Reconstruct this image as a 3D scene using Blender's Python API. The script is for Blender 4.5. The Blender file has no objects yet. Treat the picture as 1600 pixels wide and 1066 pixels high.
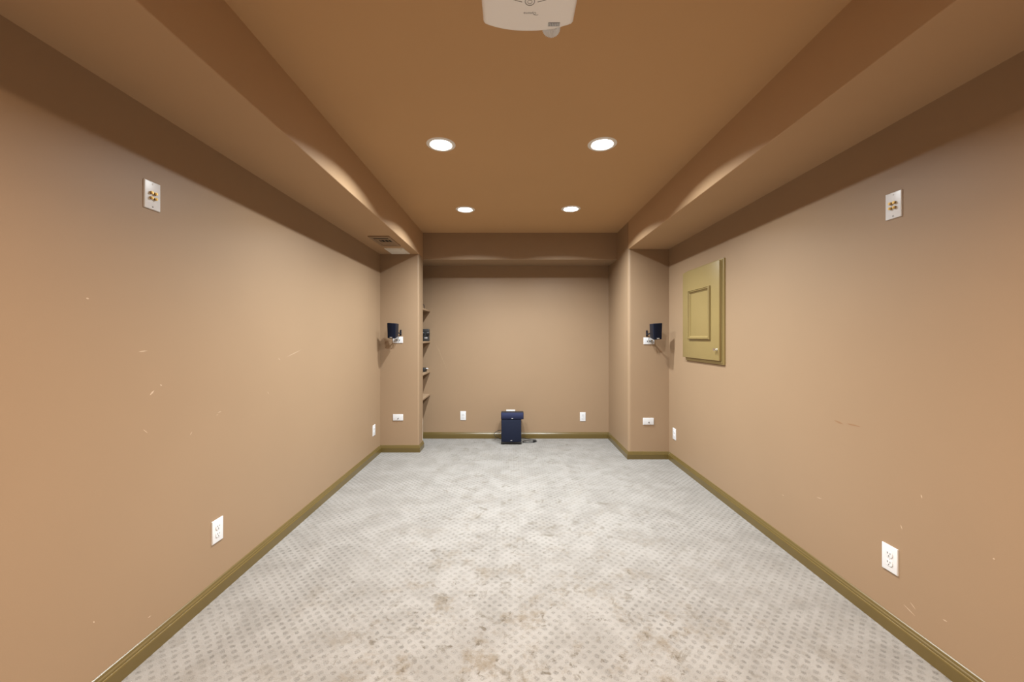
import bpy, bmesh, math, random
from mathutils import Vector, Matrix

random.seed(7)
S = bpy.context.scene
COL = S.collection
R = math.radians

# ------------------------------------------------------------------ camera
F, PX, PY, EYE = 610.0, 800.0, 527.0, 1.335      # focal length in px, vanishing point, eye height (m)
cd = bpy.data.cameras.new('camera'); cam = bpy.data.objects.new('camera', cd); COL.objects.link(cam)
cd.sensor_fit = 'HORIZONTAL'; cd.sensor_width = 36.0; cd.lens = F / 1600 * 36.0
cd.shift_x = 0.0; cd.shift_y = -(533 - PY) / 1600
cd.clip_start = 0.05
cam.location = (0, 0, EYE); cam.rotation_euler = (R(90), 0, 0)
S.camera = cam

# ------------------------------------------------------------------ world, light, exposure
w = bpy.data.worlds.new('world'); S.world = w; w.use_nodes = True
w.node_tree.nodes['Background'].inputs[0].default_value = (1, 0.9, 0.8, 1)
w.node_tree.nodes['Background'].inputs[1].default_value = 0.02
vs = S.view_settings
vs.view_transform = 'Standard'; vs.look = 'None'; vs.gamma = 1.0; vs.use_curve_mapping = False
vs.exposure = 0.03
CAN_W = 41.5                    # watts of each recessed lamp in view
FILL_CAN_W = 34.5               # added unseen fill lamps, warmer, to brighten the near walls
COOL = (0.94, 1.0, 1.02)
WARM = (1.0, 0.79, 0.60)

# ------------------------------------------------------------------ room dimensions (m)
XL, XR = -1.53, 1.722           # side walls
XSL, XSR = -1.08, 1.275         # inner faces of the soffits
ZC, ZS, ZB = 2.600, 2.300, 2.275  # ceiling, soffit underside, far beam underside
Y0, YPL, YST, YPR, YB = -2.6, 4.53, 4.73, 4.28, 5.15

def at_left(x, y):   Y = F * XL / (x - PX); return Y, EYE + (PY - y) * Y / F
def at_right(x, y):  Y = F * XR / (x - PX); return Y, EYE + (PY - y) * Y / F
def at_y(x, y, Y):   return (x - PX) * Y / F, EYE + (PY - y) * Y / F
def at_z(x, y, z):   Y = F * (z - EYE) / (PY - y); return (x - PX) * Y / F, Y

# ------------------------------------------------------------------ materials
def mat(name, col, rough=0.6, metal=0.0, spec=0.5, noise=0.0, nscale=6.0, bump=0.0, bscale=200.0, emit=None, estr=0.0, coat=0.0):
    m = bpy.data.materials.new(name); m.use_nodes = True
    nt = m.node_tree; b = nt.nodes['Principled BSDF']
    b.inputs['Roughness'].default_value = rough; b.inputs['Metallic'].default_value = metal
    b.inputs['Specular IOR Level'].default_value = spec
    b.inputs['Coat Weight'].default_value = coat
    tc = nt.nodes.new('ShaderNodeTexCoord')
    n = nt.nodes.new('ShaderNodeTexNoise'); n.inputs['Scale'].default_value = nscale; n.inputs['Detail'].default_value = 3
    nt.links.new(tc.outputs['Object'], n.inputs['Vector'])
    mx = nt.nodes.new('ShaderNodeMix'); mx.data_type = 'RGBA'
    mx.inputs[6].default_value = tuple(max(0, c * (1 - noise)) for c in col) + (1,)
    mx.inputs[7].default_value = tuple(min(1, c * (1 + noise)) for c in col) + (1,)
    nt.links.new(n.outputs['Fac'], mx.inputs[0]); nt.links.new(mx.outputs[2], b.inputs['Base Color'])
    if bump:
        n2 = nt.nodes.new('ShaderNodeTexNoise'); n2.inputs['Scale'].default_value = bscale; n2.inputs['Detail'].default_value = 2
        nt.links.new(tc.outputs['Object'], n2.inputs['Vector'])
        bp = nt.nodes.new('ShaderNodeBump'); bp.inputs['Strength'].default_value = bump; bp.inputs['Distance'].default_value = 0.002
        nt.links.new(n2.outputs['Fac'], bp.inputs['Height']); nt.links.new(bp.outputs['Normal'], b.inputs['Normal'])
    if emit:
        b.inputs['Emission Color'].default_value = emit + (1,); b.inputs['Emission Strength'].default_value = estr
    return m

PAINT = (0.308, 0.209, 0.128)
PAINT_CEIL_LIT = (0.52, 0.325, 0.165)  # wall paint brightened and warmed; bounce light put into the ceiling colour
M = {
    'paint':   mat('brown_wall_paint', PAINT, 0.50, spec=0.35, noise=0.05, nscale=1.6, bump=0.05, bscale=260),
    'ceil':    mat('brown_paint_lit_ceiling', PAINT_CEIL_LIT, 0.75, spec=0.2, noise=0.04, nscale=1.2, bump=0.06, bscale=220),
    'soffit':  mat('brown_paint_lit_soffit', (0.445, 0.290, 0.165), 0.6, spec=0.25, noise=0.04, nscale=1.4, bump=0.05, bscale=240),  # same wall paint, lightened to carry bounce light on the soffits
    'olive':   mat('olive_trim_paint', (0.122, 0.083, 0.021), 0.28, spec=0.7, noise=0.08, nscale=9),
    'hatch':   mat('gold_olive_paint', (0.268, 0.196, 0.077), 0.36, spec=0.5, noise=0.04, nscale=5),
    'white':   mat('white_plastic', (0.70, 0.71, 0.73), 0.35, noise=0.01),
    'body':    mat('projector_white', (0.90, 0.90, 0.91), 0.38, noise=0.01, bump=0.03, bscale=500),
    'slot':    mat('slot_dark', (0.03, 0.03, 0.03), 0.7),
    'grey':    mat('grey_print', (0.27, 0.27, 0.28), 0.6),
    'seam':    mat('outlet_seam', (0.45, 0.46, 0.48), 0.6),
    'brass':   mat('brass', (0.75, 0.52, 0.20), 0.28, metal=1.0, noise=0.05),
    'chrome':  mat('chrome', (0.90, 0.90, 0.90), 0.22, metal=1.0),
    'steel':   mat('steel_bracket', (0.42, 0.42, 0.44), 0.35, metal=1.0),
    'navy':    mat('navy_black_cloth', (0.008, 0.011, 0.025), 0.75, spec=0.15, noise=0.25, nscale=300, bump=0.3, bscale=900),
    'navyb':   mat('navy_black_vinyl', (0.008, 0.010, 0.018), 0.45, spec=0.3, noise=0.1, nscale=60),
    'centre':  mat('indigo_grille_cloth', (0.020, 0.025, 0.066), 0.7, spec=0.2, noise=0.2, nscale=300, bump=0.3, bscale=900),
    'black':   mat('black_rubber', (0.012, 0.012, 0.013), 0.5),
    'dark':    mat('vent_shade_black', (0.012, 0.010, 0.009), 0.9),  # near-black colour standing in for shade inside the vents
    'silver':  mat('silver_badge', (0.72, 0.72, 0.74), 0.3, metal=0.6),
    'charc':   mat('charcoal_plastic', (0.035, 0.036, 0.037), 0.42, noise=0.1, nscale=40),
    'shelf':   mat('brown_shelf_paint', (0.34, 0.235, 0.145), 0.5, spec=0.4, noise=0.08, nscale=8),
    'scuff':   mat('pale_scuff', (0.50, 0.375, 0.265), 0.7),
    'plaster': mat('bare_plaster', (0.80, 0.74, 0.64), 0.8),
    'smudge':  mat('brown_smudge', (0.27, 0.155, 0.08), 0.6),
    'regwht':  mat('register_white', (0.80, 0.77, 0.70), 0.4, noise=0.02),
    'ring':    mat('lamp_trim_white', (0.80, 0.79, 0.77), 0.4),
    'lens':    mat('lamp_lens', (0.9, 0.9, 0.9), 0.3, emit=(1.0, 0.97, 0.92), estr=14.0),
}

def carpet_material():
    m = bpy.data.materials.new('patterned_carpet'); m.use_nodes = True
    nt = m.node_tree; N = nt.nodes; L = nt.links; b = N['Principled BSDF']
    b.inputs['Roughness'].default_value = 0.95; b.inputs['Specular IOR Level'].default_value = 0.1
    b.inputs['Sheen Weight'].default_value = 0.15; b.inputs['Sheen Roughness'].default_value = 0.6
    tc = N.new('ShaderNodeTexCoord')
    def noise(scale, detail=3, vec=None, rough=0.55, dist=0.0):
        n = N.new('ShaderNodeTexNoise'); n.inputs['Scale'].default_value = scale; n.inputs['Detail'].default_value = detail
        n.inputs['Roughness'].default_value = rough; n.inputs['Distortion'].default_value = dist
        L.new(vec or tc.outputs['Object'], n.inputs['Vector']); return n.outputs['Fac']
    def math_(op, a, bb=None, c=None, clamp=False):
        n = N.new('ShaderNodeMath'); n.operation = op; n.use_clamp = clamp
        for i, v in enumerate((a, bb, c)):
            if v is None: continue
            if isinstance(v, (int, float)): n.inputs[i].default_value = v
            else: L.new(v, n.inputs[i])
        return n.outputs[0]
    def ramp(v, lo, hi, a=0.0, bb=1.0):
        n = N.new('ShaderNodeMapRange'); n.interpolation_type = 'SMOOTHSTEP'
        n.inputs[1].default_value = lo; n.inputs[2].default_value = hi; n.inputs[3].default_value = a; n.inputs[4].default_value = bb
        L.new(v, n.inputs[0]); return n.outputs[0]
    def mix(f, a, bb):
        n = N.new('ShaderNodeMix'); n.data_type = 'RGBA'
        L.new(f, n.inputs[0]) if not isinstance(f, float) else None
        for i, v in ((6, a), (7, bb)):
            if isinstance(v, tuple): n.inputs[i].default_value = v + (1,)
            else: L.new(v, n.inputs[i])
        return n.outputs[2]
    # slightly wavy lattice turned 45 degrees, one looped tuft per cell
    wob = N.new('ShaderNodeTexNoise'); wob.inputs['Scale'].default_value = 14; wob.inputs['Detail'].default_value = 1
    L.new(tc.outputs['Object'], wob.inputs['Vector'])
    wv = N.new('ShaderNodeVectorMath'); wv.operation = 'SCALE'; wv.inputs['Scale'].default_value = 0.016
    L.new(wob.outputs['Color'], wv.inputs[0])
    ad = N.new('ShaderNodeVectorMath'); ad.operation = 'ADD'; L.new(tc.outputs['Object'], ad.inputs[0]); L.new(wv.outputs[0], ad.inputs[1])
    mp = N.new('ShaderNodeMapping'); mp.inputs['Rotation'].default_value = (0, 0, R(45)); mp.inputs['Scale'].default_value = (27.2, 27.2, 0)
    L.new(ad.outputs[0], mp.inputs['Vector'])
    fr = N.new('ShaderNodeVectorMath'); fr.operation = 'FRACTION'; L.new(mp.outputs[0], fr.inputs[0])
    sp = N.new('ShaderNodeSeparateXYZ'); L.new(fr.outputs[0], sp.inputs[0])
    dx = math_('ABSOLUTE', math_('SUBTRACT', sp.outputs[0], 0.5)); dy = math_('ABSOLUTE', math_('SUBTRACT', sp.outputs[1], 0.5))
    d = math_('POWER', math_('ADD', math_('POWER', dx, 3.0), math_('POWER', dy, 3.0)), 1 / 3)
    fl = N.new('ShaderNodeVectorMath'); fl.operation = 'FLOOR'; L.new(mp.outputs[0], fl.inputs[0])
    wn = N.new('ShaderNodeTexWhiteNoise'); wn.noise_dimensions = '2D'; L.new(fl.outputs[0], wn.inputs['Vector'])
    cell = wn.outputs['Value']                                       # every tuft a little different
    fine = noise(270, 2)
    edge = math_('ADD', math_('MULTIPLY', math_('SUBTRACT', noise(110, 3, rough=0.7), 0.5), 0.42), math_('MULTIPLY', math_('SUBTRACT', cell, 0.5), 0.10))
    tuft = ramp(math_('ADD', d, edge), 0.18, 0.34, 1.0, 0.0)
    pits = math_('MULTIPLY', tuft, ramp(fine, 0.50, 0.60))
    lean = ramp(noise(1.7, 5, rough=0.6, dist=0.8), 0.43, 0.57)      # pile lean: patches where the loops show more or less
    lean2 = ramp(noise(4.5, 5, rough=0.7, dist=0.4), 0.36, 0.64)
    sep = N.new('ShaderNodeSeparateXYZ'); L.new(tc.outputs['Object'], sep.inputs[0])
    mid = ramp(math_('ABSOLUTE', math_('SUBTRACT', sep.outputs[0], 0.15)), 0.40, 1.40, 1.0, 0.22)
    walk = math_('MULTIPLY', mid, ramp(sep.outputs[1], 1.5, 3.3, 1.0, 0.25))   # trodden area in the middle of the room
    flat = ramp(noise(9.0, 4, rough=0.7), 0.38, 0.60)
    worn = math_('SUBTRACT', 1.0, math_('MULTIPLY', math_('MULTIPLY', mid, flat), 0.85))
    show = math_('MULTIPLY', math_('MULTIPLY', math_('ADD', math_('MULTIPLY', lean, 0.45), 0.22), math_('ADD', math_('MULTIPLY', cell, 0.8), 0.5)), worn)
    base = mix(lean2, (0.2117, 0.2000, 0.1843), (0.2673, 0.2556, 0.2390))
    base = mix(math_('MULTIPLY', tuft, show), base, (0.1369, 0.1295, 0.1187))
    base = mix(math_('MULTIPLY', pits, math_('ADD', math_('MULTIPLY', cell, 0.45), 0.42)), base, (0.0622, 0.0548, 0.0465))
    base = mix(math_('MULTIPLY', ramp(noise(420, 3, rough=0.7), 0.38, 0.66), 0.36), base, (0.1577, 0.1477, 0.1345))
    # brushed pile streaks and brown soil; soil gathers where people walked
    s1 = ramp(noise(4.2, 8, rough=0.78), 0.50, 0.65)
    s2 = ramp(noise(10.0, 6, rough=0.72, dist=0.6), 0.55, 0.66)
    s3 = ramp(noise(17.0, 5, rough=0.68, dist=0.4), 0.595, 0.68)
    base = mix(math_('MULTIPLY', math_('MULTIPLY', s1, walk), 0.75), base, (0.1452, 0.1137, 0.0772))
    base = mix(math_('MULTIPLY', math_('MULTIPLY', s2, mid), 0.62), base, (0.1079, 0.0913, 0.0689))
    base = mix(math_('MULTIPLY', math_('MULTIPLY', s3, walk), 0.80), base, (0.0747, 0.0581, 0.0382))
    L.new(base, b.inputs['Base Color'])
    h = math_('ADD', math_('MULTIPLY', tuft, -0.30), math_('ADD', math_('MULTIPLY', fine, 0.45), math_('MULTIPLY', noise(60, 4, rough=0.7), 0.8)))
    bp = N.new('ShaderNodeBump'); bp.inputs['Strength'].default_value = 0.75; bp.inputs['Distance'].default_value = 0.006
    L.new(h, bp.inputs['Height']); L.new(bp.outputs[0], b.inputs['Normal'])
    return m
M['carpet'] = carpet_material()

# ------------------------------------------------------------------ object helpers
def link(name, bm, m, parent=None, smooth=False, loc=None, rot=None):
    me = bpy.data.meshes.new(name); bmesh.ops.recalc_face_normals(bm, faces=bm.faces[:]); bm.to_mesh(me); bm.free()
    me.materials.append(M[m])
    if smooth:
        for p in me.polygons: p.use_smooth = True
        me.set_sharp_from_angle(angle=R(38))
    o = bpy.data.objects.new(name, me); COL.objects.link(o)
    if parent: o.parent = parent
    if loc is not None: o.location = loc
    if rot is not None: o.rotation_euler = rot
    return o
def tag(o, label, cat, group=None):
    o['label'] = label; o['category'] = cat
    if group: o['group'] = group
    return o
def thing(name, label, cat, loc=(0, 0, 0), rotz=0.0, group=None):
    o = bpy.data.objects.new(name, None); COL.objects.link(o); o.empty_display_size = 0.05
    o.location = loc; o.rotation_euler = (0, 0, rotz)
    return tag(o, label, cat, group)
def struct(name, bm, m, smooth=False, label=None):
    o = link(name, bm, m, smooth=smooth); o['kind'] = 'structure'
    if label: o['label'] = label
    return o
def box(bm, x0, x1, y0, y1, z0, z1, mtx=None):
    v = [bm.verts.new((x, y, z)) for z in (z0, z1) for y in (y0, y1) for x in (x0, x1)]
    fs = [bm.faces.new([v[i] for i in q]) for q in ((0, 2, 3, 1), (4, 5, 7, 6), (0, 1, 5, 4), (2, 6, 7, 3), (0, 4, 6, 2), (1, 3, 7, 5))]
    if mtx is not None: bmesh.ops.transform(bm, matrix=mtx, verts=v)
    return v, fs
def B(*a, bev=0.0, seg=2, edges=None):
    bm = bmesh.new(); box(bm, *a)
    if bev:
        es = [e for e in bm.edges if edges is None or edges(*[v.co for v in e.verts])]
        bmesh.ops.bevel(bm, geom=es, offset=bev, segments=seg, profile=0.5, affect='EDGES')
    return bm
def cyl(bm, c, r0, r1, h, axis='Z', n=24, cap=True):
    """frustum from c along +axis"""
    rot = {'Z': Matrix.Identity(3), 'Y': Matrix.Rotation(R(-90), 3, 'X'), 'X': Matrix.Rotation(R(90), 3, 'Y')}[axis]
    a = []; t = []
    for i in range(n):
        an = 2 * math.pi * i / n; u = Vector((math.cos(an), math.sin(an), 0))
        a.append(bm.verts.new(Vector(c) + rot @ (u * r0))); t.append(bm.verts.new(Vector(c) + rot @ (u * r1 + Vector((0, 0, h)))))
    for i in range(n):
        j = (i + 1) % n; bm.faces.new((a[i], a[j], t[j], t[i]))
    if cap: bm.faces.new(a[::-1]); bm.faces.new(t)
def lathe(bm, prof, n=32, mtx=None):
    """profile of (radius, z) turned about Z"""
    rings = []; allv = []
    for r, z in prof:
        if r < 1e-6: rings.append([bm.verts.new((0, 0, z))])
        else: rings.append([bm.verts.new((r * math.cos(2 * math.pi * i / n), r * math.sin(2 * math.pi * i / n), z)) for i in range(n)])
        allv += rings[-1]
    for a, t in zip(rings, rings[1:]):
        for i in range(n):
            j = (i + 1) % n
            f = [a[i % len(a)], a[j % len(a)], t[j % len(t)], t[i % len(t)]]
            f = list(dict.fromkeys(f))
            if len(f) > 2: bm.faces.new(f)
    if mtx is not None: bmesh.ops.transform(bm, matrix=mtx, verts=allv)
def sweep(bm, path, prof, closed=False):
    """profile (d, z): d to the right of the travel direction, mitred corners, in the XY plane"""
    P = [Vector(p) for p in path]; n = len(P); rows = []
    for i in range(n):
        def nrm(a, c): dd = (c - a).normalized(); return Vector((dd.y, -dd.x))
        n0 = nrm(P[i - 1], P[i]) if (i or closed) else None
        n1 = nrm(P[i], P[(i + 1) % n]) if (i < n - 1 or closed) else None
        if n0 is None: m_ = n1
        elif n1 is None: m_ = n0
        else: m_ = (n0 + n1) / (1 + n0.dot(n1))
        rows.append([bm.verts.new((P[i].x + m_.x * d, P[i].y + m_.y * d, z)) for d, z in prof])
    k = len(prof)
    for i in range(n if closed else n - 1):
        a, c = rows[i], rows[(i + 1) % n]
        for j in range(k): bm.faces.new((a[j], a[(j + 1) % k], c[(j + 1) % k], c[j]))
    if not closed: bm.faces.new(rows[0]); bm.faces.new(rows[-1][::-1])
def tube(bm, pts, r, n=8, res=8):
    P = [Vector(p) for p in pts]; Q = []
    for i in range(len(P) - 1):
        p0 = P[max(i - 1, 0)]; p1 = P[i]; p2 = P[i + 1]; p3 = P[min(i + 2, len(P) - 1)]
        for s in range(res):
            t = s / res
            Q.append(0.5 * ((2 * p1) + (p2 - p0) * t + (2 * p0 - 5 * p1 + 4 * p2 - p3) * t * t + (3 * p1 - p0 - 3 * p2 + p3) * t ** 3))
    Q.append(P[-1]); rings = []; up = Vector((0.13, 0.21, 0.97))
    for i, q in enumerate(Q):
        d = (Q[min(i + 1, len(Q) - 1)] - Q[max(i - 1, 0)]).normalized()
        a = d.cross(up).normalized(); up = a.cross(d).normalized()
        rings.append([bm.verts.new(q + a * r * math.cos(2 * math.pi * k / n) + up * r * math.sin(2 * math.pi * k / n)) for k in range(n)])
    for a, c in zip(rings, rings[1:]):
        for k in range(n): bm.faces.new((a[k], a[(k + 1) % n], c[(k + 1) % n], c[k]))
    bm.faces.new(rings[0][::-1]); bm.faces.new(rings[-1])
def text_mesh(name, body, size, m, parent, loc, rot, extrude=0.0002, shear=0.0):
    cu = bpy.data.curves.new(name, 'FONT'); cu.body = body; cu.size = size; cu.align_x = 'CENTER'; cu.align_y = 'CENTER'; cu.extrude = extrude; cu.shear = shear
    t = bpy.data.objects.new('tmp', cu); COL.objects.link(t)
    me = bpy.data.meshes.new_from_object(t.evaluated_get(bpy.context.evaluated_depsgraph_get()))
    bpy.data.objects.remove(t); bpy.data.curves.remove(cu)
    me.name = name; me.materials.clear(); me.materials.append(M[m])
    o = bpy.data.objects.new(name, me); COL.objects.link(o); o.parent = parent; o.location = loc; o.rotation_euler = rot
    return o

# ------------------------------------------------------------------ the room shell
T = 0.12
CANS = []
for px, py in ((689, 226), (941, 225.5), (727, 327.5), (892, 326.5)): CANS.append(at_z(px, py, ZC))
FILL_CANS = [(-0.465, 0.42), (0.588, 0.42), (-0.465, -0.90), (0.588, -0.90)]  # invented lamp positions out of view, set to light the near walls

struct('floor', B(XL - T, XR + T, Y0 - T, YB + T, -0.10, 0.0), 'carpet', label='light beige patterned carpet with brown soil marks')

bm = bmesh.new()                                             # ceiling slab with a round hole for each recessed lamp
def loop(pts):
    v = [bm.verts.new(p) for p in pts]
    for i in range(len(v)): bm.edges.new((v[i], v[(i + 1) % len(v)]))
loop([(XL - T, Y0 - T, ZC), (XR + T, Y0 - T, ZC), (XR + T, YB + T, ZC), (XL - T, YB + T, ZC)])
for cx, cy in CANS + FILL_CANS:
    loop([(cx + 0.078 * math.cos(2 * math.pi * i / 32), cy + 0.078 * math.sin(2 * math.pi * i / 32), ZC) for i in range(32)])
bmesh.ops.triangle_fill(bm, use_beauty=True, edges=bm.edges[:])
ex = bmesh.ops.extrude_face_region(bm, geom=bm.faces[:])
bmesh.ops.translate(bm, verts=[g for g in ex['geom'] if isinstance(g, bmesh.types.BMVert)], vec=(0, 0, 0.14))
struct('ceiling', bm, 'ceil', label='brown painted ceiling')

wall_left = struct('wall_left', B(XL - T, XL, Y0, YB, 0, ZC), 'paint', label='long brown wall on the left')
wall_right = struct('wall_right', B(XR, XR + T, Y0, YB, 0, ZC), 'paint', label='long brown wall on the right')
wall_far = struct('wall_far', B(XL - T, XR + T, YB, YB + T, 0, ZC), 'paint', label='brown end wall behind the subwoofer')
struct('wall_rear', B(XL - T, XR + T, Y0 - T, Y0, 0, ZC), 'paint', label='brown wall behind the viewer')
corner = lambda X, Y: (lambda a, b: abs(a.x - X) < 1e-4 and abs(b.x - X) < 1e-4 and abs(a.y - Y) < 1e-4 and abs(b.y - Y) < 1e-4)
wall_stub = struct('wall_niche_return', B(XL, XSL, YPL, YST, 0, ZS, bev=0.018, seg=5, edges=corner(XSL, YPL)), 'paint', smooth=True, label='short wall beside the shelf niche')
struct('wall_right_return', B(XSR, XR, YPR, YB, 0, ZC, bev=0.030, seg=6, edges=corner(XSR, YPR)), 'paint', smooth=True, label='rounded corner wall on the right')
low = lambda X: (lambda a, b: abs(a.x - X) < 1e-4 and abs(b.x - X) < 1e-4 and abs(a.z - ZS) < 1e-4 and abs(b.z - ZS) < 1e-4)
struct('ceiling_soffit_left', B(XL, XSL, Y0, YST, ZS, ZC, bev=0.006, seg=3, edges=low(XSL)), 'soffit', smooth=True, label='boxed soffit along the left wall')
struct('ceiling_soffit_right', B(XSR, XR, Y0, YPR, ZS, ZC, bev=0.006, seg=3, edges=low(XSR)), 'soffit', smooth=True, label='boxed soffit along the right wall')
struct('ceiling_beam', B(XL, XSR, YST, YB, ZB, ZC, bev=0.005, seg=3, edges=lambda a, b: abs(a.y - YST) < 1e-4 and abs(b.y - YST) < 1e-4 and abs(a.z - ZB) < 1e-4 and abs(b.z - ZB) < 1e-4), 'paint', smooth=True, label='dropped beam in front of the end wall')

PROF = [(0, 0), (0.016, 0), (0.016, 0.052), (0.0145, 0.0555), (0.0105, 0.057), (0.0105, 0.0615), (0.0095, 0.0655), (0.0065, 0.0695), (0.0060, 0.074), (0.0045, 0.079), (0.0015, 0.082), (0, 0.082)]
def base(name, path, label):
    bm = bmesh.new(); sweep(bm, path, PROF); struct(name, bm, 'olive', label=label)
base('baseboard_left', [(XL, Y0), (XL, YPL), (XSL, YPL), (XSL, YST)], 'olive baseboard along the left wall')
base('baseboard_far', [(XL, YB), (XSR, YB)], 'olive baseboard along the end wall')
base('baseboard_right', [(XSR, YB - 0.0165), (XSR, YPR), (XR, YPR), (XR, Y0)], 'olive baseboard along the right wall')

# ------------------------------------------------------------------ recessed lamps
def can(x, y, label, watts, col, group):
    t = thing('recessed_light', label, 'ceiling light', (x, y, ZC), group=group)
    bm = bmesh.new(); lathe(bm, [(0.070, 0.004), (0.0705, -0.003), (0.074, -0.006), (0.088, -0.0045), (0.0945, 0.0)], 40); link('trim_ring', bm, 'ring', t, True)
    bm = bmesh.new(); lathe(bm, [(0.0705, 0.0), (0.0675, 0.012), (0.066, 0.036), (0.066, 0.10), (0.0, 0.10)], 40); link('reflector', bm, 'ring', t, True)
    bm = bmesh.new(); lathe(bm, [(0.0, 0.010), (0.03, 0.0125), (0.05, 0.018), (0.061, 0.028), (0.058, 0.04), (0.0, 0.06)], 32); link('bulb', bm, 'lens', t, True)
    ld = bpy.data.lights.new('lamp_light', 'AREA'); ld.shape = 'DISK'; ld.size = 0.07; ld.energy = watts; ld.color = col; ld.spread = R(145)
    lo = bpy.data.objects.new('lamp_light', ld); COL.objects.link(lo); lo.parent = t; lo.location = (0, 0, 0.006)
names = ['nearer of the two lit recessed ceiling lights on the left', 'nearer of the two lit recessed ceiling lights on the right',
         'farther recessed ceiling light on the left, near the dropped beam', 'farther recessed ceiling light on the right, near the dropped beam']
for (x, y), l in zip(CANS, names): can(x, y, l, CAN_W, COOL, 'recessed lights in the ceiling')
rear = ['left one above the viewer', 'right one above the viewer', 'left one behind the viewer', 'right one behind the viewer']
for (x, y), l in zip(FILL_CANS, rear): can(x, y, 'added unseen warm fill light in the ceiling, ' + l, FILL_CAN_W, WARM, 'added fill lights out of view')

# ------------------------------------------------------------------ projector under the ceiling
ZP = EYE + 1.0
pc = at_z(827, 25, ZP)
pr = thing('projector', 'white ceiling-hung projector with control dial and ribbed lens ring', 'projector', (pc[0], pc[1], ZP))
def pl(px, py):
    q = at_z(px, py, ZP); return q[0] - pc[0], q[1] - pc[1]
xl, yl = pl(755.6, 40); xr, yr = pl(895, 40); xm, yf = pl(822, 51); yk = yf - 0.225
outline = [(xl + 0.006, yk), (xr - 0.006, yk), (xr, yk + 0.006)]
outline += [(xr, yk + 0.06), (xr, yr - 0.008)]
NB = 18
for i in range(NB + 1):
    u = i / NB; x = xr - 0.005 + (xl - xr + 0.010) * u; s = 2 * u - 1
    outline.append((x, yr + (yf - yr) * (1 - abs(s) ** 2.3)))
outline += [(xl, yl - 0.008), (xl, yk + 0.06), (xl, yk + 0.006)]
cxm, cym = (xl + xr) / 2, (yk + yf) / 2
bm = bmesh.new(); rings = []
for z, ins in ((0.0, 0.012), (0.0012, 0.006), (0.005, 0.0015), (0.011, 0.0), (0.045, 0.0), (0.075, 0.002), (0.088, 0.010), (0.090, 0.016)):
    rings.append([bm.verts.new((cxm + (x - cxm) * (1 - ins / 0.14), cym + (y - cym) * (1 - ins / 0.11), z)) for x, y in outline])
for a, c in zip(rings, rings[1:]):
    for i in range(len(a)):
        j = (i + 1) % len(a); bm.faces.new((a[i], a[j], c[j], c[i]))
bm.faces.new(rings[0][::-1]); bm.faces.new(rings[-1])
pb = link('body', bm, 'body', pr, True)
lx, _ = pl(862, 52); _, ly1 = pl(862, 60)
bm = bmesh.new()                                              # lens barrel with a ribbed focus ring, pointing to the end wall
RL = 0.0300; zc = 0.0305
cyl(bm, (lx, yf - 0.045, zc), RL * 0.90, RL * 0.90, 0.040, 'Y', 40)
lens = link('lens_barrel', bm, 'body', pr, True)
bm = bmesh.new(); n = 64; ra = []; rb = []
for i in range(n):
    a = 2 * math.pi * i / n; r = RL * (1.0 if i % 2 else 0.90)
    ra.append(bm.verts.new((lx + r * math.cos(a), yf - 0.010, zc + r * math.sin(a)))); rb.append(bm.verts.new((lx + r * math.cos(a), ly1, zc + r * math.sin(a))))
for i in range(n): j = (i + 1) % n; bm.faces.new((ra[i], ra[j], rb[j], rb[i]))
bm.faces.new(ra); bm.faces.new(rb[::-1])
link('focus_ring', bm, 'white', lens)
bm = bmesh.new(); cyl(bm, (lx, ly1, zc), 0.021, 0.021, 0.0006, 'Y', 32); link('lens_glass', bm, 'slot', lens)
a0, b0 = pl(856, 41), pl(875, 35)                             # zoom slot with a ribbed dial in it
sx0, sx1, sy0, sy1 = a0[0], b0[0], b0[1], a0[1]
link('zoom_slot', B(sx0, sx1, sy0, sy1, -0.0006, 0.0008), 'grey', pb)
for i in range(7):
    xx = sx0 + 0.003 + (sx1 - sx0 - 0.006) * i / 6
    link('zoom_rib', B(xx - 0.0009, xx + 0.0009, sy0 + 0.002, sy1 - 0.002, -0.0014, -0.0006), 'silver', pb)
dx_, dy_ = pl(828, 2)                                        # control dial
bm = bmesh.new(); lathe(bm, [(0.0150, 0.0), (0.0150, -0.0010), (0.0132, -0.0010), (0.0132, 0.0)], 36, Matrix.Translation((dx_, dy_, 0))); link('dial_ring', bm, 'grey', pb, True)
bm = bmesh.new(); lathe(bm, [(0.0105, 0.0), (0.0100, -0.0014), (0.0070, -0.0018), (0.0, -0.0018)], 36, Matrix.Translation((dx_, dy_, 0))); link('dial_pad', bm, 'body', pb, True)
bm = bmesh.new(); lathe(bm, [(0.0070, -0.0017), (0.0070, -0.0022), (0.0056, -0.0022), (0.0056, -0.0017)], 30, Matrix.Translation((dx_, dy_, 0))); link('dial_button', bm, 'grey', pb, True)
for s in (-1, 1):
    bm = bmesh.new()
    for k in range(6):
        u0, u1 = k / 6, (k + 1) / 6
        f = lambda u: (dx_ + s * (0.023 + 0.030 * u), dy_ + 0.002 - 0.006 * u - 0.004 * u * u)
        p, q = f(u0), f(u1); v = [bm.verts.new((p[0], p[1] + e, -0.0007)) for e in (-0.0009, 0.0009)] + [bm.verts.new((q[0], q[1] + e, -0.0007)) for e in (0.0009, -0.0009)]
        bm.faces.new(v)
    bmesh.ops.remove_doubles(bm, verts=bm.verts[:], dist=1e-5)
    e_ = bmesh.ops.extrude_face_region(bm, geom=bm.faces[:]); bmesh.ops.translate(bm, verts=[g for g in e_['geom'] if isinstance(g, bmesh.types.BMVert)], vec=(0, 0, 0.0010))
    link('button_line', bm, 'grey', pb)
tx, ty = pl(828, 20.5)
text_mesh('lettering', 'Optoma', 0.0115, 'grey', pb, (tx, ty, -0.0003), (R(180), 0, R(180)), shear=0.1)
bm = bmesh.new(); sx_, sy_ = pl(836, 23)
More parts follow.
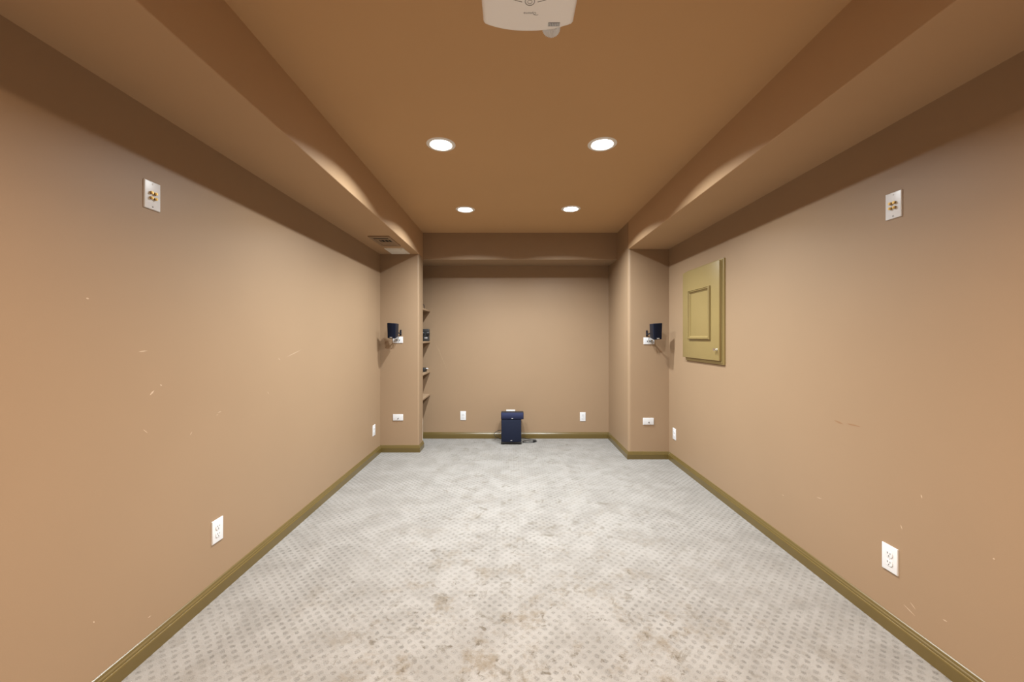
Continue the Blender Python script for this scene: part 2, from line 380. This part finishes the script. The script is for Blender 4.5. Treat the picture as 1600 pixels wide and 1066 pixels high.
tube(bm, [(sx_ - 0.005, sy_ - 0.001, 0), (sx_ + 0.003, sy_ + 0.0015, 0), (sx_ + 0.010, sy_ - 0.0005, 0)], 0.0007, 6, 6); link('logo_swoosh', bm, 'grey', pb)
bm = bmesh.new(); cyl(bm, (cxm, cym, 0.088), 0.018, 0.018, ZC - ZP - 0.088 - 0.008, 'Z', 24); link('mount_pole', bm, 'white', pr, True)
bm = bmesh.new(); cyl(bm, (cxm, cym, ZC - ZP - 0.010), 0.060, 0.062, 0.010, 'Z', 32); link('mount_plate', bm, 'white', pr, True)

# ------------------------------------------------------------------ wall plates (front towards local -Y, origin on the wall)
PWd, PHt = 0.074, 0.118
def plate(t, w_=PWd, h_=PHt):
    bm = B(-w_ / 2, w_ / 2, -0.006, 0.0, -h_ / 2, h_ / 2, bev=0.003, seg=3, edges=lambda a, b: a.y < -0.005 and b.y < -0.005)
    return link('plate', bm, 'white', t, True)
def screw(p, x, z, m='white'):
    bm = bmesh.new(); cyl(bm, (x, -0.0072, z), 0.0030, 0.0034, 0.0014, 'Y', 12); s = link('screw', bm, m, p)
    return s
def outlet(loc, rz, label, group):
    t = thing('electrical_outlet', label, 'outlet', loc, rz, group)
    p = plate(t); screw(p, 0, 0)
    for s in (-1, 1):
        bm = bmesh.new(); zc_ = s * 0.0195; pts = []
        for i in range(36):                                   # round face with flattened top and bottom
            a = 2 * math.pi * i / 36; pts.append((0.0172 * math.cos(a), max(-0.0135, min(0.0135, 0.0172 * math.sin(a)))))
        lo = [bm.verts.new((x, -0.006, zc_ + z)) for x, z in pts]; hi = [bm.verts.new((x * 0.96, -0.0085, zc_ + z * 0.96)) for x, z in pts]
        for i in range(36): j = (i + 1) % 36; bm.faces.new((lo[i], lo[j], hi[j], hi[i]))
        bm.faces.new(hi); rc = link('receptacle', bm, 'white', t, True)
        for x, h_ in ((-0.0065, 0.0085), (0.0065, 0.0070)):
            link('slot', B(x - 0.0013, x + 0.0013, -0.0088, -0.008, zc_ + 0.004 - h_ / 2, zc_ + 0.004 + h_ / 2), 'slot', rc)
        bm = bmesh.new(); cyl(bm, (0, -0.0088, zc_ - 0.0075), 0.0026, 0.0026, 0.0008, 'Y', 12); link('ground_hole', bm, 'slot', rc)
        bm = bmesh.new()                                      # dark seam around the face
        o_ = [bm.verts.new((x * 1.06, -0.0062, zc_ + z * 1.06)) for x, z in pts]; i_ = [bm.verts.new((x, -0.0062, zc_ + z)) for x, z in pts]
        for i in range(36): j = (i + 1) % 36; bm.faces.new((o_[i], o_[j], i_[j], i_[i]))
        link('seam', bm, 'seam', rc)
    return t
def post_plate(loc, rz, label, group):
    t = thing('speaker_wall_plate', label, 'wall plate', loc, rz, group); p = plate(t)
    screw(p, 0, 0.048); screw(p, 0, -0.048, 'grey')
    for k, z in enumerate((0.010, -0.012)):
        for x in (-0.0095, 0.0095):
            bm = bmesh.new(); cyl(bm, (x, -0.014, z), 0.0064, 0.0064, 0.008, 'Y', 14); cyl(bm, (x, -0.0165, z), 0.0046, 0.0046, 0.0026, 'Y', 12)
            bp_ = link('binding_post', bm, 'brass', t, True)
            bm = bmesh.new(); lathe(bm, [(0.0066, -0.001), (0.0066, 0.0015), (0.0058, 0.0015), (0.0058, -0.001)], 14, Matrix.Translation((x, -0.0095, z)) @ Matrix.Rotation(R(90), 4, 'X'))
            link('colour_band', bm, 'slot', bp_)
    return t
def jack_plate(loc, label, group):
    t = thing('jack_wall_plate', label, 'wall plate', loc, 0, group); p = plate(t, PHt, PWd)
    screw(p, 0.048, 0); screw(p, -0.048, 0)
    bm = bmesh.new(); cyl(bm, (0.003, -0.016, -0.010), 0.0048, 0.0048, 0.010, 'Y', 12); link('jack', bm, 'steel', t, True)
    bm = bmesh.new(); cyl(bm, (0.003, -0.0075, -0.010), 0.0078, 0.0078, 0.0015, 'Y', 6); link('jack_nut', bm, 'grey', t)
    return t
RL_, RR_ = R(90), R(-90)
def left_pt(px, py):  Y, Z = at_left(px, py); return (XL, Y, Z)
def right_pt(px, py): Y, Z = at_right(px, py); return (XR, Y, Z)
def far_pt(px, py, Y=YB): X, Z = at_y(px, py, Y); return (X, Y, Z)
post_plate(left_pt(236.6, 306), RL_, 'white wall plate with two rows of brass posts high on the left wall', 'speaker plates high on the side walls')
post_plate(right_pt(1397.5, 321), RR_, 'white wall plate with two rows of brass posts high on the right wall', 'speaker plates high on the side walls')
G = 'white electrical outlets low on the walls'
outlet(left_pt(339, 829), RL_, 'white electrical outlet low on the left wall, the near one', G)
outlet(right_pt(1391.5, 873), RR_, 'white electrical outlet low on the right wall, the near one', G)
outlet(left_pt(584, 672.5), RL_, 'white electrical outlet low on the left wall, near the far corner', G)
outlet(right_pt(1054, 678.3), RR_, 'white electrical outlet low on the right wall, near the far corner', G)
outlet(far_pt(723.7, 649.8), 0, 'white electrical outlet on the end wall, left of the subwoofer', G)
outlet(far_pt(910.5, 651.2), 0, 'white electrical outlet on the end wall, right of the subwoofer', G)
jack_plate(far_pt(622, 652.4, YPL), 'white horizontal jack plate low on the wall beside the shelf niche', 'horizontal jack plates')
jack_plate(far_pt(1013, 658.4, YPR), 'white horizontal jack plate low on the right corner wall', 'horizontal jack plates')
t = thing('jack_wall_plate', 'white horizontal wall plate just above the centre speaker', 'wall plate', far_pt(798, 644.8, YB)); plate(t, PHt, PWd)

def wired_plate(loc, label, s):
    t = thing('speaker_wall_plate', label, 'wall plate', loc, 0, 'horizontal speaker plates under the small speakers'); plate(t, PHt, PWd)
    for k in range(4):
        x = s * (-0.030 + 0.017 * k)
        bm = bmesh.new(); cyl(bm, (x, -0.018, 0.004 - 0.006 * (k % 2)), 0.0055, 0.0050, 0.012, 'Y', 12); link('binding_post', bm, 'slot' if k % 2 else 'brass', t, True)
    return t
WPL = far_pt(621.7, 531.2, YPL); WPR = far_pt(1014, 532.8, YPR)
wired_plate(WPL, 'white speaker plate with wires below the left small speaker', 1)
wired_plate(WPR, 'white speaker plate with wires below the right small speaker', -1)

# ------------------------------------------------------------------ small satellite speakers on wall brackets
def satellite(px, py, Yc, wall, s, label):
    """s=+1: leans like the one on the left"""
    X, Z = at_y(px, py, Yc); w2, h2, d2 = 0.054, 0.087, 0.050
    t = thing('satellite_speaker', label, 'speaker', (X, wall, Z), 0, 'small satellite speakers on brackets')
    dy = Yc - wall                                            # centre of the box in front of the wall
    mt = Matrix.Translation((0, dy, 0)) @ Matrix.Rotation(R(-12 * s), 4, 'Z') @ Matrix.Rotation(R(6), 4, 'X') @ Matrix.Rotation(R(3.5 * s), 4, 'Y')
    def tapered(x, y0, y1, z, bev):
        bm = bmesh.new(); box(bm, -x, x, y0, y1, -z, z)
        for v in bm.verts:
            if v.co.z < 0: v.co.x *= 0.88
            if v.co.y > 0: v.co.x *= 0.72; v.co.z *= 0.86
        bmesh.ops.bevel(bm, geom=bm.edges[:], offset=bev, segments=3, profile=0.5, affect='EDGES')
        bmesh.ops.transform(bm, matrix=mt, verts=bm.verts[:]); return bm
    link('cabinet', tapered(w2, -d2 + 0.006, d2, h2, 0.006), 'navyb', t, True)
    bm = bmesh.new(); n = 10; rows = []                       # curved grille cloth
    for i in range(n + 1):
        u = i / n * 2 - 1; r_ = []
        for z in (-h2 + 0.004, h2 - 0.004):
            k = 0.88 if z < 0 else 1.0
            r_.append((u * (w2 - 0.004) * k, -d2 - 0.006 * (1 - u * u), z))
        rows.append([bm.verts.new(p) for p in r_] + [bm.verts.new((r_[1][0], -d2 + 0.008, r_[1][2])), bm.verts.new((r_[0][0], -d2 + 0.008, r_[0][2]))])
    for a, c in zip(rows, rows[1:]):
        for k in range(4): bm.faces.new((a[k], a[(k + 1) % 4], c[(k + 1) % 4], c[k]))
    bm.faces.new(rows[0]); bm.faces.new(rows[-1][::-1])
    bmesh.ops.transform(bm, matrix=mt, verts=bm.verts[:]); gr = link('grille', bm, 'navy', t, True)
    bm = B(-0.014, 0.014, -d2 - 0.0085, -d2 - 0.0045, -h2 + 0.010, -h2 + 0.018, bev=0.001); bmesh.ops.transform(bm, matrix=mt, verts=bm.verts[:]); link('badge', bm, 'silver', gr)
    # bracket: foot on the wall, curved arm and swivel ball
    bx_ = s * 0.046
    bk = link('bracket', B(bx_ - 0.009, bx_ + 0.009, -0.006, 0.0, -0.058, 0.010, bev=0.003), 'navyb', t, True)
    bm = bmesh.new(); tube(bm, [(bx_, -0.004, -0.030), (bx_, -0.03, -0.034), (bx_ * 0.6, dy * 0.6, -0.02), (0, dy + d2 - 0.01, -0.005)], 0.007, 10, 8); link('bracket_arm', bm, 'navyb', bk, True)
    return t
satellite(614.8, 516.5, 4.40, YPL, 1, 'small navy-black speaker on a bracket, left of the end wall')
satellite(1023.8, 517.5, 4.15, YPR, -1, 'small navy-black speaker on a bracket, right of the end wall')
def wire(name, pts, r, label, parent=None):
    bm = bmesh.new(); tube(bm, pts, r, 8, 8); o = link(name, bm, 'black', None, True); tag(o, label, 'cable'); return o
for (X, Y, Z), s, l in ((WPL, 1, 'thin black speaker wire curling over the left speaker plate'), (WPR, -1, 'thin black speaker wire curling over the right speaker plate')):
    wire('speaker_wire', [(X - s * 0.030, Y - 0.020, Z + 0.004), (X - s * 0.036, Y - 0.034, Z - 0.016), (X - s * 0.018, Y - 0.036, Z - 0.024), (X - s * 0.012, Y - 0.030, Z + 0.010),
                          (X + s * 0.004, Y - 0.040, Z - 0.014), (X + s * 0.016, Y - 0.034, Z + 0.014), (X + s * 0.010, Y - 0.024, Z + 0.030)], 0.0020, l)

# ------------------------------------------------------------------ subwoofer and centre speaker by the end wall
YF = 4.845
X0, _ = at_y(783.2, 0, YF); X1, _ = at_y(814.6, 0, YF); sw = (X1 - X0) / 2; sxc = (X0 + X1) / 2
sh = 0.312
sub = thing('subwoofer', 'dark navy box subwoofer on the carpet at the end wall', 'subwoofer', (sxc, YF, 0))
link('cabinet', B(-sw, sw, 0.012, 0.262, 0.014, sh, bev=0.006, seg=3), 'navyb', sub, True)
bm = bmesh.new(); rows = []                                    # bowed front grille
for i in range(15):
    u = i / 14 * 2 - 1; x = u * (sw - 0.003)
    y = 0.004 - 0.012 * (1 - u * u)
    rows.append([bm.verts.new(p) for p in ((x, y, 0.036), (x, y, sh - 0.012), (x, y + 0.006, sh - 0.004), (x, 0.016, sh - 0.004), (x, 0.016, 0.036))])
for a, c in zip(rows, rows[1:]):
    for k in range(5): bm.faces.new((a[k], a[(k + 1) % 5], c[(k + 1) % 5], c[k]))
bm.faces.new(rows[0]); bm.faces.new(rows[-1][::-1])
gr = link('grille', bm, 'navy', sub, True)
link('badge', B(-0.011, 0.011, -0.0100, -0.0070, 0.051, 0.057, bev=0.001), 'silver', gr)
link('plinth', B(-sw - 0.002, sw + 0.002, 0.002, 0.20, 0.010, 0.036, bev=0.003), 'black', sub, True)
for x in (-sw + 0.03, sw - 0.03):
    for y in (0.04, 0.22):
        bm = bmesh.new(); cyl(bm, (x, y, 0), 0.012, 0.014, 0.016, 'Z', 14); link('foot', bm, 'black', sub, True)
c0, _ = at_y(782.8, 0, 4.85); c1, _ = at_y(818.2, 0, 4.85); cw = (c1 - c0) / 2
cs = thing('centre_speaker', 'long indigo speaker lying on top of the subwoofer', 'speaker', ((c0 + c1) / 2, 4.838, sh))
link('cabinet', B(-cw, cw, 0.014, 0.112, 0.0, 0.086, bev=0.008, seg=3), 'navyb', cs, True)
bm = bmesh.new(); rows = []
for i in range(13):
    u = i / 12 * 2 - 1; z = 0.043 + u * 0.0405; y = 0.012 - 0.010 * (1 - u * u)
    rows.append([bm.verts.new(p) for p in ((-cw + 0.010, y, z), (cw - 0.010, y, z), (cw - 0.003, y + 0.006, z), (cw - 0.003, 0.018, z), (-cw + 0.003, 0.018, z), (-cw + 0.003, y + 0.006, z))])
for a, c in zip(rows, rows[1:]):
    for k in range(6): bm.faces.new((a[k], a[(k + 1) % 6], c[(k + 1) % 6], c[k]))
bm.faces.new(rows[0][::-1]); bm.faces.new(rows[-1])
gr = link('grille', bm, 'centre', cs, True)
link('badge', B(-0.010, 0.010, -0.0005, 0.0045, 0.011, 0.0165, bev=0.001), 'silver', gr)

sl, srr = sxc - sw, sxc + sw
wire('speaker_cable', [(sl + 0.03, 5.125, 0.115), (sl - 0.03, 5.10, 0.118), (sl - 0.082, 5.07, 0.100), (sl - 0.100, 5.05, 0.072), (sl - 0.070, 5.04, 0.045), (sl - 0.020, 5.05, 0.020), (sl + 0.004, 5.115, 0.006)], 0.0035, 'thin black cable looping out on the left of the subwoofer')
cord = thing('power_cord', 'black power cord with plug coiled on the carpet beside the subwoofer', 'cord', (srr + 0.10, 5.0, 0))
ox = 0.10
bm = bmesh.new(); tube(bm, [(-ox + 0.003, 4.99 - 5.0, 0.040), (-ox + 0.03, 5.03 - 5.0, 0.034), (-0.02, 0.045, 0.020), (0.045, 0.050, 0.012), (0.090, 0.030, 0.008), (0.095, -0.020, 0.006), (0.060, -0.062, 0.005), (-0.01, -0.075, 0.005), (-0.075, -0.060, 0.006),
                        (-0.070, -0.02, 0.007), (-0.02, 0.005, 0.006), (0.03, -0.012, 0.006), (0.055, -0.02, 0.009)], 0.0042, 8, 8); link('cord', bm, 'black', cord, True)
pg = link('plug', B(0.050, 0.086, -0.036, -0.008, 0.0, 0.024, bev=0.005), 'black', cord, True)
for y in (-0.028, -0.016): link('prong', B(0.084, 0.101, y - 0.001, y + 0.001, 0.009, 0.015), 'steel', pg)

# ------------------------------------------------------------------ shelves in the niche and what stands on them
ZSH = [1.690, 1.283, 0.890, 0.588]                            # height of each shelf's top
lab = ['topmost brown shelf board in the niche', 'second brown shelf board from the top in the niche', 'third brown shelf board from the top in the niche', 'lowest brown shelf board in the niche']
for z, l in zip(ZSH, lab):
    o = link('wall_shelf', B(XL, XSL, YST, YB, z - 0.022, z, bev=0.002), 'shelf'); tag(o, l, 'shelf', 'shelf boards in the niche')
# small black desktop radio with two dials (second shelf)
rd = thing('shelf_radio', 'small charcoal device with two dials and a pale badge on the second shelf', 'radio', (-1.124, 5.085, ZSH[1]))
link('body', B(-0.050, 0.042, 0.0, 0.055, 0.0, 0.160, bev=0.010, seg=3), 'charc', rd, True)
link('top_band', B(-0.042, 0.034, -0.004, 0.004, 0.122, 0.152, bev=0.003), 'slot', rd, True)
for x in (-0.032, 0.033):
    bm = bmesh.new(); lathe(bm, [(0.0, -0.026), (0.015, -0.026), (0.019, -0.022), (0.021, 0.0)], 24, Matrix.Translation((x, 0.002, 0.096)) @ Matrix.Rotation(R(-90), 4, 'X')); k_ = link('dial', bm, 'black', rd, True)
    link('dial_highlight', B(x - 0.012, x + 0.012, -0.027, -0.022, 0.108, 0.113, bev=0.001), 'silver', k_)
link('badge', B(-0.016, 0.022, -0.004, 0.002, 0.032, 0.052, bev=0.002), 'silver', rd, True)
# low black gadget (third shelf) and a black cable end (top shelf)
gd = thing('shelf_gadget', 'low black gadget with a grey lever on the third shelf', 'gadget', (-1.137, 5.02, ZSH[2]))
link('body', B(-0.06, 0.032, -0.05, 0.06, 0.0, 0.052, bev=0.012, seg=3), 'black', gd, True)
bm = bmesh.new(); tube(bm, [(0.02, -0.01, 0.040), (0.045, -0.005, 0.042), (0.060, 0.0, 0.034)], 0.006, 8, 6); link('lever', bm, 'steel', gd, True)
wire('cable_end', [(-1.20, 5.0, ZSH[0] + 0.0045), (-1.140, 5.0, ZSH[0] + 0.0045), (-1.122, 5.0, ZSH[0] + 0.022), (-1.128, 5.0, ZSH[0] + 0.055), (-1.142, 5.0, ZSH[0] + 0.064)], 0.004, 'black cable end standing up on the topmost shelf')

# ------------------------------------------------------------------ registers in the left soffit (face down)
rg = thing('air_register', 'white air register in the left soffit near the corner', 'vent', ((-1.380 - 1.178) / 2, (4.22 + 4.494) / 2, ZS))
hw, hd = 0.103, 0.137
def frame_down(hw, hd, border, t0, par, m):
    bm = bmesh.new()
    for a in ((-hw, hw, -hd, -hd + border), (-hw, hw, hd - border, hd), (-hw, -hw + border, -hd + border, hd - border), (hw - border, hw, -hd + border, hd - border)):
        box(bm, *a, -t0, 0.0)
    return link('frame', bm, m, par)
frame_down(hw, hd, 0.022, 0.008, rg, 'regwht')
link('shade_backing', B(-hw + 0.02, hw - 0.02, -hd + 0.02, hd - 0.02, -0.0012, -0.0004), 'dark', rg)  # flat dark sheet painted as the shade behind the louvers
for i in range(9):
    y = -hd + 0.052 + i * (2 * hd - 0.084) / 8.3
    bm = bmesh.new(); box(bm, -hw + 0.021, hw - 0.021, -0.0125, 0.0125, -0.0008, 0.0008, Matrix.Translation((0, y, -0.0060)) @ Matrix.Rotation(R(-3), 4, 'X')); link('louver', bm, 'regwht', rg)
link('damper_lever', B(hw - 0.034, hw - 0.024, -hd + 0.026, -hd + 0.040, -0.016, -0.002, bev=0.002), 'regwht', rg)

pg_ = thing('painted_grille', 'brown painted grille in the left soffit beside the white register', 'vent', ((-1.372 - 1.172) / 2, (3.714 + 4.108) / 2, ZS))
hw, hd = 0.100, 0.197
M['grille'] = mat('painted_grille_brown', tuple(c * 0.92 for c in PAINT), 0.6, noise=0.1, nscale=20)
frame_down(hw, hd, 0.026, 0.010, pg_, 'grille')
link('shade_backing', B(-hw + 0.02, hw - 0.02, -hd + 0.02, hd - 0.02, -0.0012, -0.0004), 'dark', pg_)  # dark sheet in place of the shaded grille opening
for y0, y1 in ((-0.172, -0.128), (-0.096, -0.058), (0.030, 0.062), (0.066, 0.100), (0.104, 0.138), (0.142, 0.172)):
    link('louver', B(-hw + 0.024, hw - 0.024, y0, y1, -0.0060, -0.0030, bev=0.001), 'grille', pg_)
for i in range(3):
    x = -0.030 + i * 0.036
    link('cross_bar', B(x - 0.0025, x + 0.0025, -0.058, 0.030, -0.0056, -0.0034), 'grille', pg_)
link('bent_tab', B(-0.074, -0.046, -0.058, 0.030, -0.0058, -0.0034), 'grille', pg_)

# ------------------------------------------------------------------ access hatch on the right wall
YN, YFh, zb, zt = 3.148, 3.83, EYE - 0.225, EYE + 0.642
ah = thing('access_hatch', 'olive painted access hatch with raised panel on the right wall', 'hatch', (XR, (YN + YFh) / 2, zb))
H2, HZ = (YFh - YN) / 2, zt - zb
bm = bmesh.new(); box(bm, -0.016, 0.0, -H2, H2, 0, HZ)
bmesh.ops.bevel(bm, geom=[e for e in bm.edges if all(v.co.x < -0.01 for v in e.verts)], offset=0.003, segments=2, affect='EDGES', profile=0.5)
link('frame', bm, 'hatch', ah, True)
bm = bmesh.new(); box(bm, -0.0205, -0.016, -H2 + 0.010, H2 - 0.004, 0.014, HZ - 0.008); link('frame_stop', bm, 'hatch', ah)
dz0, dz1, dy0, dy1 = 0.032, HZ - 0.016, 3.170 - (YN + YFh) / 2, 3.845 - (YN + YFh) / 2
bm = bmesh.new(); box(bm, -0.040, -0.0207, dy0, dy1, dz0, dz1)
bmesh.ops.bevel(bm, geom=bm.edges[:], offset=0.0015, segments=2, affect='EDGES', profile=0.5)
dr = link('door', bm, 'hatch', ah, True)
my0, my1, mz0, mz1 = 3.306 - (YN + YFh) / 2, 3.706 - (YN + YFh) / 2, EYE - 0.020 - zb, EYE + 0.438 - zb
bm = bmesh.new()                                              # mitred picture-frame moulding, swept in plan then stood up
sweep(bm, [(my0, mz0), (my1, mz0), (my1, mz1), (my0, mz1)], [(0, 0), (0, 0.014), (-0.007, 0.022), (-0.011, 0.015), (-0.017, 0.018), (-0.022, 0.007), (-0.030, 0.004), (-0.030, 0.0)], closed=True)
for v in bm.verts: v.co = Vector((-0.040 - v.co.z, v.co.x, v.co.y))
link('panel_moulding', bm, 'hatch', dr)
ky, kz = 3.204 - (YN + YFh) / 2, EYE - 0.102 - zb
bm = bmesh.new(); lathe(bm, [(0.010, 0.0), (0.010, 0.003), (0.0055, 0.006), (0.005, 0.014), (0.010, 0.018), (0.0135, 0.023), (0.012, 0.028), (0.0, 0.031)], 24, Matrix.Translation((-0.040, ky, kz)) @ Matrix.Rotation(R(-90), 4, 'Y'))
link('knob', bm, 'chrome', dr, True)

# ------------------------------------------------------------------ scuffs on the paint
def mark(wall, plane, px, py, qx, qy, wid, m='scuff', name='scuff_mark'):
    if plane == 'L':   a, c = left_pt(px, py), left_pt(qx, qy); nrm = Vector((1, 0, 0))
    elif plane == 'R': a, c = right_pt(px, py), right_pt(qx, qy); nrm = Vector((-1, 0, 0))
    else:              a, c = far_pt(px, py), far_pt(qx, qy); nrm = Vector((0, -1, 0))
    a, c = Vector(a), Vector(c); d = c - a; s = nrm.cross(d).normalized() * wid / 2; off = nrm * 0.0004; bm = bmesh.new()
    ring = [a, a + d * 0.25 + s * 0.8, a + d * 0.6 + s, c, a + d * 0.6 - s, a + d * 0.25 - s * 0.7]
    top = [bm.verts.new(p + off) for p in ring]; bot = [bm.verts.new(p) for p in ring]
    bm.faces.new(top)
    for i in range(6): j = (i + 1) % 6; bm.faces.new((top[i], top[j], bot[j], bot[i]))
    link(name, bm, m, wall)
for px, py, qx, qy, wd in ((216, 550, 231, 548, 0.004), (234, 618, 241, 610, 0.007), (250, 601, 253, 603, 0.006), (340, 645, 346, 643, 0.003), (338, 649, 341, 648, 0.003),
                           (448, 558, 470, 547, 0.003), (435, 560, 438, 563, 0.004), (223, 671, 231, 677, 0.003), (297, 680, 300, 675, 0.003), (418, 612, 420, 616, 0.003),
                           (145, 972, 148, 973, 0.005), (231, 966, 236, 962, 0.004), (139, 467, 134, 466, 0.006)):
    mark(wall_left, 'L', px, py, qx, qy, wd)
for px, py, qx, qy, wd in ((1439, 773, 1441, 779, 0.005), (1407, 820, 1410, 828, 0.004), (1412, 945, 1430, 963, 0.003), (1422, 941, 1431, 953, 0.003), (1551, 873, 1555, 874, 0.006), (1222, 773, 1225, 775, 0.004), (1276, 777, 1285, 780, 0.003), (1473, 968, 1480, 972, 0.004)):
    mark(wall_right, 'R', px, py, qx, qy, wd)
mark(wall_right, 'R', 1303, 657, 1318, 663, 0.010, 'smudge', 'smudge'); mark(wall_right, 'R', 1322, 662, 1345, 667, 0.008, 'smudge', 'smudge')
for a in ((679, 533, 701, 583, 0.010), (683, 540, 690, 556, 0.008)): mark(wall_far, 'F', *a, 'shelf')
bm = bmesh.new()                                              # chipped corner of the short wall, bare plaster showing
pts = [(4.716, 0.086), (4.729, 0.086), (4.729, 0.36), (4.722, 0.30), (4.724, 0.22), (4.718, 0.16)]
top = [bm.verts.new((XSL + 0.0006, y, z)) for y, z in pts]; bot = [bm.verts.new((XSL - 0.0005, y, z)) for y, z in pts]
bm.faces.new(top)
for i in range(len(pts)): j = (i + 1) % len(pts); bm.faces.new((top[i], top[j], bot[j], bot[i]))
link('plaster_chip', bm, 'plaster', wall_stub)
